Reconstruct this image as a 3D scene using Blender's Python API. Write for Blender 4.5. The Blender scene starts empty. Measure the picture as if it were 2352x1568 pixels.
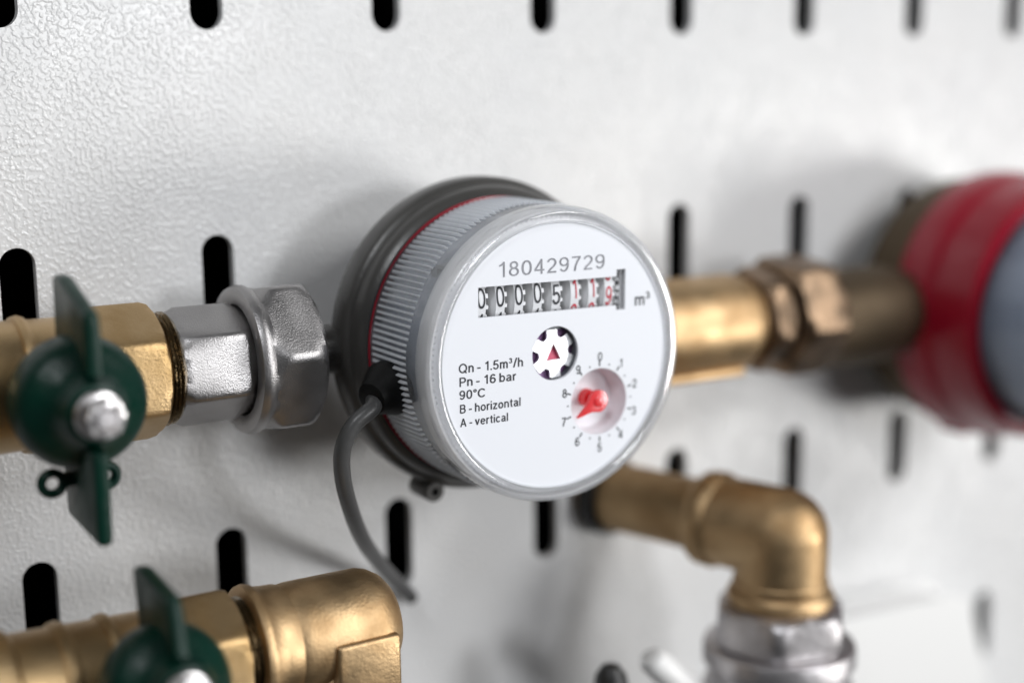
import bpy, bmesh, math, random
from mathutils import Matrix, Vector, noise
random.seed(7)
S = 0.05            # one modelling unit (the pitch of the slot columns) is 5 cm
scn = bpy.context.scene
col = scn.collection
PI = math.pi

# ------------------------------------------------------------ camera
cam_d = bpy.data.cameras.new('camera')
cam = bpy.data.objects.new('camera', cam_d)
col.objects.link(cam)
fw = Vector((0.51539861, 0.83803007, -0.17908062)).normalized()
rt = Vector((0.85080007, -0.52539394, -0.01002202))
rt = (rt - fw * rt.dot(fw)).normalized()
up = rt.cross(fw)
m = Matrix((rt, up, -fw)).transposed().to_4x4()
m.translation = Vector((-1.55083614, -7.02559425, -0.26494044)) * S
cam.matrix_world = m
cam_d.sensor_width = 36
cam_d.lens = 3287.48 / 2352 * 36
cam_d.clip_start = 0.01
cam_d.clip_end = 20
cam_d.dof.use_dof = True
cam_d.dof.focus_distance = 6.68 * S
cam_d.dof.aperture_fstop = 3.6
cam_d.dof.aperture_blades = 0
scn.camera = cam

# ------------------------------------------------------------ world and lamps
w = bpy.data.worlds.new('World')
scn.world = w
w.use_nodes = True
w.node_tree.nodes['Background'].inputs[0].default_value = (0.93, 0.96, 1.0, 1)
w.node_tree.nodes['Background'].inputs[1].default_value = 0.07

def lamp(name, az, el, dist, size, power, target, colr=(1, 1, 1)):
    d = bpy.data.lights.new(name, 'AREA')
    d.shape = 'RECTANGLE'
    d.size, d.size_y = size
    d.energy = power
    d.color = colr
    o = bpy.data.objects.new(name, d)
    col.objects.link(o)
    t = Vector(target) * S
    a, e = math.radians(az), math.radians(el)
    v = Vector((math.sin(a) * math.cos(e), -math.cos(a) * math.cos(e), math.sin(e)))
    o.location = t + v * dist
    o.rotation_euler = v.to_track_quat('Z', 'Y').to_euler()
    return o
T0 = (2.4, 0, -1.6)
lamp('key_softbox', 36, 30, 3.4, (1.0, 1.0), 62, T0)
lamp('low_softbox', 46, -8, 3.4, (0.80, 0.80), 50, T0, (1.0, 0.99, 0.97))
lamp('front_softbox', 15, 8, 2.2, (0.30, 0.36), 13, T0, (0.97, 0.98, 1.0))
lamp('side_fill', -46, 44, 2.0, (0.45, 0.45), 12, T0, (0.95, 0.97, 1.0))  # fill lamp added to brighten the left flank of the clear cover

scn.view_settings.view_transform = 'Standard'
scn.view_settings.look = 'None'
scn.view_settings.gamma = 1
scn.view_settings.exposure = -0.13
scn.render.engine = 'CYCLES'
scn.cycles.use_denoising = True
scn.cycles.max_bounces = 16
scn.cycles.transmission_bounces = 12
scn.cycles.transparent_max_bounces = 16
scn.cycles.sample_clamp_indirect = 6

# ------------------------------------------------------------ materials
def mat(name, base, rough=0.5, metal=0.0, spec=0.5, coat=0.0, trans=0.0, ior=1.5,
        grain=None, vary=None, rvary=None, wear=None):
    """grain=(scale per u, height), vary=(scale, second colour, lo, hi), rvary=(scale, lo, hi)"""
    mt = bpy.data.materials.new(name)
    mt.use_nodes = True
    nt = mt.node_tree
    N, L = nt.nodes, nt.links
    b = N['Principled BSDF']
    b.inputs['Base Color'].default_value = (*base, 1)
    b.inputs['Roughness'].default_value = rough
    b.inputs['Metallic'].default_value = metal
    b.inputs['Specular IOR Level'].default_value = spec
    b.inputs['Coat Weight'].default_value = coat
    b.inputs['Transmission Weight'].default_value = trans
    b.inputs['IOR'].default_value = ior
    tc = N.new('ShaderNodeTexCoord')
    last = None
    def nz(scale, detail=3, w_=0.5):
        n = N.new('ShaderNodeTexNoise')
        n.inputs['Scale'].default_value = scale / S
        n.inputs['Detail'].default_value = detail
        n.inputs['Roughness'].default_value = w_
        L.new(tc.outputs['Object'], n.inputs['Vector'])
        return n
    if vary:
        n = nz(vary[0], 5, 0.6)
        r = N.new('ShaderNodeMapRange')
        r.inputs['From Min'].default_value = vary[2]
        r.inputs['From Max'].default_value = vary[3]
        L.new(n.outputs['Fac'], r.inputs['Value'])
        mx = N.new('ShaderNodeMix')
        mx.data_type = 'RGBA'
        mx.inputs[6].default_value = (*base, 1)
        mx.inputs[7].default_value = (*vary[1], 1)
        L.new(r.outputs[0], mx.inputs[0])
        L.new(mx.outputs[2], b.inputs['Base Color'])
    if rvary:
        n = nz(rvary[0], 4)
        r = N.new('ShaderNodeMapRange')
        r.inputs['From Min'].default_value = 0.3
        r.inputs['From Max'].default_value = 0.7
        r.inputs['To Min'].default_value = rvary[1]
        r.inputs['To Max'].default_value = rvary[2]
        L.new(n.outputs['Fac'], r.inputs['Value'])
        L.new(r.outputs[0], b.inputs['Roughness'])
    if grain:
        gs = grain if isinstance(grain, list) else [grain]
        for sc, h in gs:
            n = nz(sc, 2)
            bp = N.new('ShaderNodeBump')
            bp.inputs['Distance'].default_value = h * S
            bp.inputs['Strength'].default_value = 1
            L.new(n.outputs['Fac'], bp.inputs['Height'])
            if last:
                L.new(last.outputs[0], bp.inputs['Normal'])
            last = bp
        L.new(last.outputs[0], b.inputs['Normal'])
        if coat:
            L.new(last.outputs[0], b.inputs['Coat Normal'])
    return mt

M = {}
M['paint'] = mat('light_grey_textured_paint', (0.70, 0.70, 0.697), 0.30, spec=0.5, rvary=(2.2, 0.20, 0.32),
                 vary=(1.1, (0.67, 0.675, 0.68), 0.35, 0.7))
M['void'] = mat('unlit_void_black', (0.004, 0.004, 0.004), 0.9, spec=0.1)  # near-black stands for the unlit space behind the slots
M['brass_cast'] = mat('sandblasted_brass', (0.50, 0.35, 0.185), 0.38, 1.0, grain=[(120, 0.0028)],
                      vary=(3.0, (0.40, 0.26, 0.11), 0.5, 0.75), rvary=(6, 0.3, 0.48))
M['brass'] = mat('turned_brass', (0.53, 0.37, 0.205), 0.43, 1.0, grain=[(60, 0.0016), (5, 0.003)],
                 vary=(3.5, (0.33, 0.20, 0.09), 0.45, 0.78), rvary=(5, 0.40, 0.60))
M['brass_dull'] = mat('dull_brass', (0.42, 0.31, 0.17), 0.5, 1.0, grain=[(26, 0.004)],
                      vary=(4, (0.25, 0.19, 0.11), 0.45, 0.75))
M['brass_pink'] = mat('worn_pinkish_brass', (0.27, 0.185, 0.12), 0.42, 1.0, grain=[(60, 0.003)],
                      vary=(5, (0.09, 0.065, 0.045), 0.42, 0.66))
M['nickel'] = mat('sandblasted_nickel', (0.37, 0.36, 0.36), 0.35, 1.0, grain=[(140, 0.0016)],
                  vary=(4, (0.33, 0.32, 0.32), 0.5, 0.75), rvary=(6, 0.3, 0.46))
M['steel'] = mat('machined_steel', (0.60, 0.58, 0.59), 0.44, 1.0, grain=[(24, 0.003)],
                 vary=(4, (0.36, 0.34, 0.34), 0.45, 0.75))
M['thread'] = mat('oily_thread', (0.30, 0.25, 0.18), 0.25, 1.0, grain=[(40, 0.004)])
M['chrome'] = mat('plated_nut', (0.62, 0.60, 0.60), 0.33, 1.0, grain=[(12, 0.003)])
M['green'] = mat('green_handle_plastic', (0.0004, 0.024, 0.0145), 0.34, spec=0.26, grain=[(22, 0.004)],
                 vary=(5, (0.0005, 0.018, 0.012), 0.4, 0.7), rvary=(5, 0.28, 0.46))
M['ring'] = mat('dark_grey_ring_plastic', (0.055, 0.053, 0.050), 0.30, grain=[(60, 0.001)], rvary=(4, 0.26, 0.38))
M['redring'] = mat('dark_red_ring_plastic', (0.30, 0.003, 0.018), 0.27, spec=0.45)
M['redgasket'] = mat('red_gasket', (0.50, 0.012, 0.035), 0.2, coat=0.5)
M['cable'] = mat('grey_cable_sheath', (0.060, 0.060, 0.060), 0.38, grain=[(30, 0.0015)])
M['rubber'] = mat('black_rubber', (0.004, 0.004, 0.004), 0.55, spec=0.2, grain=[(40, 0.002)])
M['dial'] = mat('white_dial_plate', (0.86, 0.865, 0.88), 0.45)
M['drum'] = mat('grey_register_body', (0.40, 0.425, 0.46), 0.4, vary=(3, (0.14, 0.155, 0.18), 0.46, 0.66))
M['wheel'] = mat('white_wheel_plastic', (0.80, 0.80, 0.80), 0.4)
M['gap'] = mat('grey_counter_frame', (0.13, 0.14, 0.15), 0.45)
M['ink'] = mat('black_print', (0.012, 0.013, 0.018), 0.5)
M['inkgrey'] = mat('grey_print', (0.24, 0.24, 0.255), 0.6, vary=(26, (0.36, 0.36, 0.38), 0.4, 0.6))
M['inkred'] = mat('red_print', (0.60, 0.025, 0.05), 0.5)
M['star'] = mat('brushed_silver', (0.86, 0.86, 0.86), 0.42, 1.0, grain=[(40, 0.0015)])
M['purple'] = mat('violet_backing', (0.26, 0.13, 0.29), 0.3)
M['redmark'] = mat('red_glass_mark', (0.62, 0.07, 0.14), 0.3)
M['pointer'] = mat('red_pointer_plastic', (0.78, 0.025, 0.03), 0.25, coat=0.3)
M['white'] = mat('white_plastic', (0.82, 0.82, 0.81), 0.35)
M['black'] = mat('black_plastic', (0.012, 0.012, 0.012), 0.4)
M['clear'] = mat('clear_cover_plastic', (0.95, 0.965, 0.99), 0.04, trans=0.70, ior=1.49)
M['tape'] = mat('sealing_tape', (0.45, 0.36, 0.22), 0.5, grain=[(20, 0.01)])

# orange-peel paint relief: rounded blobs of powder coat
def paint_bump():
    mt = M['paint']
    N, L = mt.node_tree.nodes, mt.node_tree.links
    b = N['Principled BSDF']
    tc = next(n for n in N if n.type == 'TEX_COORD')
    n1 = N.new('ShaderNodeTexNoise')
    n1.inputs['Scale'].default_value = 42 / S
    n1.inputs['Detail'].default_value = 0.8
    n1.inputs['Roughness'].default_value = 0.45
    n1.inputs['Distortion'].default_value = 0.1
    L.new(tc.outputs['Object'], n1.inputs['Vector'])
    r = N.new('ShaderNodeMapRange')
    r.interpolation_type = 'SMOOTHSTEP'
    r.inputs['From Min'].default_value = 0.42
    r.inputs['From Max'].default_value = 0.68
    L.new(n1.outputs['Fac'], r.inputs['Value'])
    bp = N.new('ShaderNodeBump')
    bp.inputs['Distance'].default_value = 0.0027 * S
    n2 = N.new('ShaderNodeTexNoise')
    n2.inputs['Scale'].default_value = 5 / S
    n2.inputs['Detail'].default_value = 3
    L.new(tc.outputs['Object'], n2.inputs['Vector'])
    r2 = N.new('ShaderNodeMapRange')
    r2.inputs['From Min'].default_value = 0.35
    r2.inputs['From Max'].default_value = 0.65
    r2.inputs['To Min'].default_value = 0.45
    r2.inputs['To Max'].default_value = 1.0
    L.new(n2.outputs['Fac'], r2.inputs['Value'])
    mu = N.new('ShaderNodeMath'); mu.operation = 'MULTIPLY'
    L.new(r.outputs[0], mu.inputs[0]); L.new(r2.outputs[0], mu.inputs[1])
    L.new(mu.outputs[0], bp.inputs['Height'])
    L.new(bp.outputs[0], b.inputs['Normal'])
paint_bump()

# clear window: parallel faces, so light passes straight; only the reflection is added
def window_mat():
    mt = bpy.data.materials.new('clear_window')
    mt.use_nodes = True
    N, L = mt.node_tree.nodes, mt.node_tree.links
    N.remove(N['Principled BSDF'])
    out = N['Material Output']
    t = N.new('ShaderNodeBsdfTransparent')
    t.inputs[0].default_value = (0.985, 0.99, 1, 1)
    g = N.new('ShaderNodeBsdfGlossy')
    g.inputs['Roughness'].default_value = 0.03
    f = N.new('ShaderNodeFresnel')
    f.inputs[0].default_value = 1.3
    mx = N.new('ShaderNodeMixShader')
    gm = N.new('ShaderNodeNewGeometry')
    sb = N.new('ShaderNodeMath'); sb.operation = 'SUBTRACT'; sb.use_clamp = True
    L.new(f.outputs[0], sb.inputs[0])
    L.new(gm.outputs['Backfacing'], sb.inputs[1])
    L.new(sb.outputs[0], mx.inputs[0])
    L.new(t.outputs[0], mx.inputs[1])
    L.new(g.outputs[0], mx.inputs[2])
    L.new(mx.outputs[0], out.inputs[0])
    return mt
M['window'] = window_mat()

def moulded_clear(name, haze, tint, rough=0.05, ior=1.49, refr=0.0):
    """thin clear moulding: sees through, reflects by Fresnel, slightly milky, denser where seen edge-on"""
    mt = bpy.data.materials.new(name)
    mt.use_nodes = True
    N, L = mt.node_tree.nodes, mt.node_tree.links
    N.remove(N['Principled BSDF'])
    t = N.new('ShaderNodeBsdfTransparent')
    t.inputs[0].default_value = (*tint, 1)
    d = N.new('ShaderNodeBsdfDiffuse'); d.inputs[0].default_value = (0.9, 0.92, 0.95, 1)
    tl = N.new('ShaderNodeBsdfTranslucent'); tl.inputs[0].default_value = (0.9, 0.92, 0.95, 1)
    ms = N.new('ShaderNodeMixShader'); ms.inputs[0].default_value = 0.45
    L.new(d.outputs[0], ms.inputs[1]); L.new(tl.outputs[0], ms.inputs[2])
    lw = N.new('ShaderNodeLayerWeight'); lw.inputs[0].default_value = 0.35
    r = N.new('ShaderNodeMapRange')
    r.inputs['To Min'].default_value = haze
    r.inputs['To Max'].default_value = min(1, haze * 2.6)
    L.new(lw.outputs['Facing'], r.inputs['Value'])
    gb = N.new('ShaderNodeNewGeometry')
    sh = N.new('ShaderNodeMath'); sh.operation = 'SUBTRACT'; sh.use_clamp = True
    L.new(r.outputs[0], sh.inputs[0]); L.new(gb.outputs['Backfacing'], sh.inputs[1])
    m1 = N.new('ShaderNodeMixShader')
    L.new(sh.outputs[0], m1.inputs[0]); L.new(t.outputs[0], m1.inputs[1]); L.new(ms.outputs[0], m1.inputs[2])
    g = N.new('ShaderNodeBsdfGlossy'); g.inputs['Roughness'].default_value = rough
    f = N.new('ShaderNodeFresnel'); f.inputs[0].default_value = ior
    gm = N.new('ShaderNodeNewGeometry')
    sb = N.new('ShaderNodeMath'); sb.operation = 'SUBTRACT'; sb.use_clamp = True
    L.new(f.outputs[0], sb.inputs[0]); L.new(gm.outputs['Backfacing'], sb.inputs[1])
    m2 = N.new('ShaderNodeMixShader')
    L.new(sb.outputs[0], m2.inputs[0]); L.new(m1.outputs[0], m2.inputs[1]); L.new(g.outputs[0], m2.inputs[2])
    if refr:
        gl = N.new('ShaderNodeBsdfGlass'); gl.inputs['Roughness'].default_value = 0.02; gl.inputs['IOR'].default_value = 1.46
        m3 = N.new('ShaderNodeMixShader'); m3.inputs[0].default_value = refr
        L.new(m2.outputs[0], m3.inputs[1]); L.new(gl.outputs[0], m3.inputs[2])
        m2 = m3
    L.new(m2.outputs[0], N['Material Output'].inputs[0])
    return mt
M['rim'] = moulded_clear('clear_rim_moulding', 0.25, (0.99, 0.992, 1.0), rough=0.03, refr=0.36)
M['skirt'] = moulded_clear('clear_ribbed_moulding', 0.10, (0.95, 0.96, 0.98), rough=0.10, refr=0.12)
M['clear'] = moulded_clear('clear_cover_moulding', 0.17, (0.96, 0.97, 0.985))
M['clear_hot'] = moulded_clear('clear_cover_moulding_shaded', 0.05, (0.90, 0.92, 0.95))  # dimmer copy of the clear cover, its shaded side put into the colour
M['rim_white'] = mat('rim_light_white', (0.93, 0.94, 0.96), 0.4)  # white put in for the light that the clear rim carries
_b = M['rim_white'].node_tree.nodes['Principled BSDF']
_b.inputs['Subsurface Weight'].default_value = 1.0
_b.inputs['Subsurface Radius'].default_value = (1.0, 1.0, 1.0)
_b.inputs['Subsurface Scale'].default_value = 0.006
M['rib'] = moulded_clear('milky_rib_moulding', 0.92, (0.9, 0.92, 0.95), rough=0.12)
M['rib_hot'] = moulded_clear('shaded_rib_moulding', 0.08, (0.88, 0.9, 0.93))  # dimmer rib copy for the same shaded side
M['drum_dark'] = mat('dark_register_body', (0.48, 0.53, 0.60), 0.45)
M['brass_shaded'] = mat('shade_brown_brass', (0.11, 0.08, 0.05), 0.6, 0.85, grain=[(26, 0.003)])  # brass darkened to stand for shade on the red-ringed meter's body

# ------------------------------------------------------------ mesh helpers
class G:
    """collects verts and faces in world units (u)"""
    def __init__(s):
        s.v, s.f = [], []
    def add(s, vs, fs):
        n = len(s.v)
        s.v += [Vector(p) for p in vs]
        s.f += [tuple(i + n for i in f) for f in fs]
        return s

def frame(axis, ref=None):
    a = Vector(axis).normalized()
    r = Vector(ref) if ref else (Vector((0, 0, 1)) if abs(a.z) < 0.9 else Vector((0, -1, 0)))
    e1 = (r - a * r.dot(a)).normalized()
    return a, e1, a.cross(e1)

def lathe(g, prof, axis, org, n=96, rfun=None, closed=False, ref=None, caps=True):
    """prof=[(a, r)]; rfun(theta, a, r) -> radius"""
    a, e1, e2 = frame(axis, ref)
    org = Vector(org)
    vs, fs = [], []
    for (t, r) in prof:
        for k in range(n):
            th = 2 * PI * k / n
            rr = rfun(th, t, r) if rfun else r
            vs.append(org + a * t + (e1 * math.cos(th) + e2 * math.sin(th)) * rr)
    P = len(prof)
    for i in range(P if closed else P - 1):
        j = (i + 1) % P
        for k in range(n):
            l = (k + 1) % n
            fs.append((i * n + k, i * n + l, j * n + l, j * n + k))
    if caps and not closed:
        fs.append(tuple(range(n - 1, -1, -1)))
        fs.append(tuple((P - 1) * n + k for k in range(n)))
    return g.add(vs, fs)

def hexr(ap, rot=0.0, sides=6, soft=0.012):
    st = 2 * PI / sides
    def f(th, t, r):
        x = ((th - rot + st / 2) % st) - st / 2
        h = ap / math.cos(x)
        h = min(h, ap / math.cos(st / 2) - soft * 0.5)
        # smooth minimum of the prism and the turned limit
        k = soft
        d = max(k - abs(h - r), 0) / k
        return min(h, r) - d * d * k * 0.25
    return f

def tube(g, pts, r, n=20, caps=True, rf=None):
    pts = [Vector(p) for p in pts]
    vs, fs = [], []
    e = None
    for i, p in enumerate(pts):
        a = (pts[min(i + 1, len(pts) - 1)] - pts[max(i - 1, 0)]).normalized()
        if e is None:
            e = a.orthogonal().normalized()
        e = (e - a * e.dot(a)).normalized()
        b = a.cross(e)
        rr = rf(i / (len(pts) - 1)) if rf else r
        for k in range(n):
            th = 2 * PI * k / n
            vs.append(p + (e * math.cos(th) + b * math.sin(th)) * rr)
    for i in range(len(pts) - 1):
        for k in range(n):
            l = (k + 1) % n
            fs.append((i * n + k, i * n + l, (i + 1) * n + l, (i + 1) * n + k))
    if caps:
        fs.append(tuple(range(n - 1, -1, -1)))
        fs.append(tuple((len(pts) - 1) * n + k for k in range(n)))
    return g.add(vs, fs)

def catmull(P, n=10):
    P = [Vector(p) for p in P]
    out = []
    Q = [P[0] * 2 - P[1]] + P + [P[-1] * 2 - P[-2]]
    for i in range(1, len(Q) - 2):
        for k in range(n):
            t = k / n
            a, b, c, d = Q[i - 1], Q[i], Q[i + 1], Q[i + 2]
            out.append(0.5 * ((2 * b) + (c - a) * t + (2 * a - 5 * b + 4 * c - d) * t * t + (3 * b - a - 3 * c + d) * t ** 3))
    out.append(P[-1])
    return out

def box(g, c, s, rot=None):
    R = rot or Matrix.Identity(3)
    vs = [Vector(c) + R @ Vector((x * s[0] / 2, y * s[1] / 2, z * s[2] / 2)) for x in (-1, 1) for y in (-1, 1) for z in (-1, 1)]
    fs = [(0, 1, 3, 2), (4, 6, 7, 5), (0, 4, 5, 1), (2, 3, 7, 6), (0, 2, 6, 4), (1, 5, 7, 3)]
    return g.add(vs, fs)

def obj(name, g, material, parent=None, bevel=0, smooth=35, at=None):
    """a G in world units -> one object; origin at the parent thing's origin (or at `at`)"""
    root = parent
    while root is not None and root.parent is not None:
        root = root.parent
    o0 = Vector(root['o']) if root is not None else Vector(at or (0, 0, 0))
    me = bpy.data.meshes.new(name)
    me.from_pydata([(v - o0) * S for v in g.v], [], g.f)
    bm = bmesh.new()
    bm.from_mesh(me)
    bmesh.ops.remove_doubles(bm, verts=bm.verts, dist=1e-7)
    if bevel:
        es = [e for e in bm.edges if len(e.link_faces) == 2 and e.calc_face_angle(0) > math.radians(25)]
        bmesh.ops.bevel(bm, geom=es, offset=bevel * S, segments=3, profile=0.5, affect='EDGES', clamp_overlap=True)
    bmesh.ops.recalc_face_normals(bm, faces=bm.faces)
    bm.to_mesh(me)
    bm.free()
    me.shade_smooth()
    me.set_sharp_from_angle(angle=math.radians(smooth))
    me.materials.append(material)
    o = bpy.data.objects.new(name, me)
    col.objects.link(o)
    if parent is not None:
        o.parent = parent
    else:
        o.location = o0 * S
        o['o'] = tuple(o0)
    return o

def tag(o, label=None, cat=None, group=None, kind=None):
    for k, v in (('label', label), ('category', cat), ('group', group), ('kind', kind)):
        if v:
            o[k] = v
    return o

def thing(name, loc, label, cat, group=None):
    o = bpy.data.objects.new(name, None)
    o.empty_display_size = 0.01
    o.location = Vector(loc) * S
    o['o'] = tuple(loc)
    col.objects.link(o)
    return tag(o, label, cat, group)

def flat(name, rings, y0, y1, material, parent, smooth=35, at=None, bevel=0):
    """rings = closed outlines [(x, z)...] (first outer, rest holes) filled and extruded from y0 to y1"""
    cu = bpy.data.curves.new(name, 'CURVE')
    cu.dimensions = '2D'
    cu.fill_mode = 'BOTH'
    cu.extrude = abs(y1 - y0) / 2 * S
    for rg in rings:
        sp = cu.splines.new('POLY')
        sp.points.add(len(rg) - 1)
        for p, (x, z) in zip(sp.points, rg):
            p.co = (x * S, z * S, 0, 1)
        sp.use_cyclic_u = True
    tmp = bpy.data.objects.new('tmp', cu)
    col.objects.link(tmp)
    me = bpy.data.meshes.new_from_object(tmp)
    bpy.data.objects.remove(tmp)
    bpy.data.curves.remove(cu)
    g = G()
    yc = (y0 + y1) / 2
    g.add([Vector((v.co.x / S, yc - v.co.z / S, v.co.y / S)) for v in me.vertices],
          [tuple(p.vertices) for p in me.polygons])
    bpy.data.meshes.remove(me)
    return obj(name, g, material, parent, smooth=smooth, at=at, bevel=bevel)

def circle(cx, cz, r, n=96, a0=0):
    return [(cx + r * math.cos(a0 + 2 * PI * k / n), cz + r * math.sin(a0 + 2 * PI * k / n)) for k in range(n)]

# A plain sans serif drawn as strokes (capital height 1, x-height 0.72)
def E(cx, cy, rx, ry, a0, a1, sq=1.0):
    n = max(3, int(abs(a1 - a0) / 13))
    out = []
    for i in range(n + 1):
        t = math.radians(a0 + (a1 - a0) * i / n)
        c, q = math.cos(t), math.sin(t)
        out.append((cx + rx * math.copysign(abs(c) ** sq, c), cy + ry * math.copysign(abs(q) ** sq, q)))
    return out
ARCH = E(0.27, 0.44, 0.205, 0.222, 165, 0)
SIX = [E(0.31, 0.315, 0.24, 0.255, 0, 360), E(0.33, 0.50, 0.26, 0.44, 42, 195)]
GL = {
    '0': (0.62, [E(0.31, 0.5, 0.245, 0.44, 0, 360, 0.9)]),
    '1': (0.55, [[(0.40, 0), (0.40, 1)], [(0.405, 0.96), (0.315, 0.84), (0.135, 0.74)]]),
    '2': (0.62, [E(0.31, 0.69, 0.235, 0.25, 168, -22) + [(0.42, 0.44), (0.22, 0.26), (0.10, 0.065)], [(0.045, 0.062), (0.585, 0.062)]]),
    '3': (0.61, [E(0.295, 0.73, 0.205, 0.208, 158, -90), E(0.295, 0.292, 0.24, 0.232, 90, -162)]),
    '4': (0.62, [[(0.445, 0), (0.445, 1)], [(0.45, 0.95), (0.06, 0.30)], [(0.02, 0.265), (0.61, 0.265)]]),
    '5': (0.62, [[(0.56, 0.935), (0.16, 0.935)], [(0.165, 0.97), (0.095, 0.47)], E(0.305, 0.318, 0.24, 0.258, 142, -165)]),
    '6': (0.62, SIX),
    '7': (0.60, [[(0.04, 0.935), (0.585, 0.935)], [(0.555, 0.93), (0.39, 0.66), (0.27, 0.34), (0.215, 0)]]),
    '8': (0.62, [E(0.31, 0.738, 0.195, 0.20, 0, 360), E(0.31, 0.295, 0.24, 0.235, 0, 360)]),
    '9': (0.62, [[(0.62 - x, 1 - y) for x, y in p] for p in SIX]),
    'n': (0.535, [[(0.065, 0), (0.065, 0.72)], ARCH + [(0.475, 0)]]),
    'h': (0.535, [[(0.065, 0), (0.065, 1)], ARCH + [(0.475, 0)]]),
    'm': (0.84, [[(0.065, 0), (0.065, 0.72)], E(0.245, 0.46, 0.175, 0.202, 165, 0) + [(0.42, 0)], E(0.60, 0.46, 0.175, 0.202, 165, 0) + [(0.775, 0)]]),
    'b': (0.58, [[(0.065, 0), (0.065, 1)], E(0.295, 0.36, 0.225, 0.30, 0, 360)]),
    'a': (0.57, [E(0.27, 0.50, 0.195, 0.165, 160, 0) + [(0.465, 0.14), (0.505, 0)], [(0.46, 0.41), (0.24, 0.375), (0.11, 0.32), (0.065, 0.20), (0.12, 0.085), (0.24, 0.055), (0.38, 0.11), (0.455, 0.24)]]),
    'r': (0.33, [[(0.065, 0), (0.065, 0.72)], E(0.27, 0.42, 0.20, 0.245, 170, 72)]),
    'o': (0.60, [E(0.30, 0.36, 0.235, 0.30, 0, 360)]),
    'i': (0.13, [[(0.065, 0), (0.065, 0.72)], [(0.065, 0.86), (0.065, 1)]]),
    'z': (0.52, [[(0.03, 0.66), (0.49, 0.66)], [(0.46, 0.66), (0.06, 0.06)], [(0.02, 0.06), (0.51, 0.06)]]),
    't': (0.33, [[(0.17, 0.92), (0.17, 0.18), (0.20, 0.08), (0.32, 0.055)], [(0.0, 0.665), (0.32, 0.665)]]),
    'l': (0.13, [[(0.065, 0), (0.065, 1)]]),
    'v': (0.52, [[(0.035, 0.72), (0.26, 0.02)], [(0.485, 0.72), (0.26, 0.02)]]),
    'e': (0.60, [[(0.07, 0.375), (0.53, 0.375)], E(0.30, 0.36, 0.235, 0.30, 2, 322)]),
    'c': (0.55, [E(0.29, 0.36, 0.23, 0.30, 42, 318)]),
    'A': (0.72, [[(0.04, 0), (0.36, 0.98)], [(0.68, 0), (0.36, 0.98)], [(0.15, 0.31), (0.57, 0.31)]]),
    'B': (0.66, [[(0.065, 0), (0.065, 1)], [(0.065, 0.937)] + E(0.37, 0.737, 0.19, 0.20, 90, -90) + [(0.065, 0.537)], [(0.065, 0.53)] + E(0.38, 0.297, 0.22, 0.233, 90, -90) + [(0.065, 0.063)]]),
    'P': (0.65, [[(0.065, 0), (0.065, 1)], [(0.065, 0.937)] + E(0.37, 0.70, 0.22, 0.237, 90, -90) + [(0.065, 0.463)]]),
    'Q': (0.90, [E(0.44, 0.5, 0.375, 0.44, 0, 360), [(0.54, 0.25), (0.83, -0.02)]]),
    'C': (0.85, [E(0.44, 0.5, 0.375, 0.44, 38, 322)]),
    '-': (0.34, [[(0.0, 0.36), (0.34, 0.36)]]),
    '.': (0.13, [[(0.065, 0), (0.065, 0.14)]]),
    '/': (0.36, [[(0.02, -0.02), (0.34, 1.02)]]),
    '\u00b0': (0.34, [E(0.17, 0.83, 0.125, 0.135, 0, 360)]),
    '\u00b3': (0.36, [[(x * 0.56, 0.50 + y * 0.54) for x, y in p] for p in
                     (E(0.295, 0.73, 0.205, 0.208, 158, -90), E(0.295, 0.292, 0.24, 0.232, 90, -162))]),
}
PIECE = []
def text_pts(s, bold=0.0):
    """strokes of a text as ribbons (x, z) in glyph units; PIECE numbers the strokes"""
    global PIECE
    hw = 0.060 + bold
    vs, fs, PIECE = [], [], []
    pen, k = 0.0, 0
    for ch in s:
        if ch == ' ':
            pen += 0.26
            continue
        wd, strokes = GL[ch]
        h = hw * (0.72 if ch in '\u00b0\u00b3' else 1.0)
        for st_ in strokes:
            closed = abs(st_[0][0] - st_[-1][0]) + abs(st_[0][1] - st_[-1][1]) < 1e-6
            p = [Vector(q) for q in (st_[:-1] if closed else st_)]
            n, b0 = len(p), len(vs)
            for i in range(n):
                if closed:
                    d0, d1 = p[i] - p[i - 1], p[(i + 1) % n] - p[i]
                else:
                    d0 = p[i] - p[i - 1] if i else p[1] - p[0]
                    d1 = p[i + 1] - p[i] if i < n - 1 else d0
                d0, d1 = d0.normalized(), d1.normalized()
                t = (d0 + d1).normalized()
                nn = Vector((-t.y, t.x)) * h / max(0.5, t.dot(d1))
                for sg in (1, -1):
                    vs.append((pen + p[i].x + sg * nn.x, p[i].y + sg * nn.y))
                    PIECE.append(k)
            for i in range(n if closed else n - 1):
                j = (i + 1) % n
                fs.append((b0 + 2 * i, b0 + 2 * i + 1, b0 + 2 * j + 1, b0 + 2 * j))
            k += 1
        pen += wd + 0.145
    return vs, fs

CAPH = 1.0

def text_flat(s, x0, z0, x1, z1, cap, y, bold=0.0):
    """text on a plane of constant y, baseline from (x0,z0) to (x1,z1), capital height cap"""
    vs, fs = text_pts(s, bold)
    lo, hi = min(v[0] for v in vs), max(v[0] for v in vs)
    d = Vector((x1 - x0, z1 - z0))
    n = Vector((-d.y, d.x)).normalized()
    g = G()
    g.add([Vector((x0 + d.x * (vx - lo) / (hi - lo) + n.x * vz / CAPH * cap, y - 0.0002 * (PIECE[i] % 5),
                   z0 + d.y * (vx - lo) / (hi - lo) + n.y * vz / CAPH * cap)) for i, (vx, vz) in enumerate(vs)], fs)
    return g

def text_obj(name, g, material, parent):
    return obj(name, g, material, parent)

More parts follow.
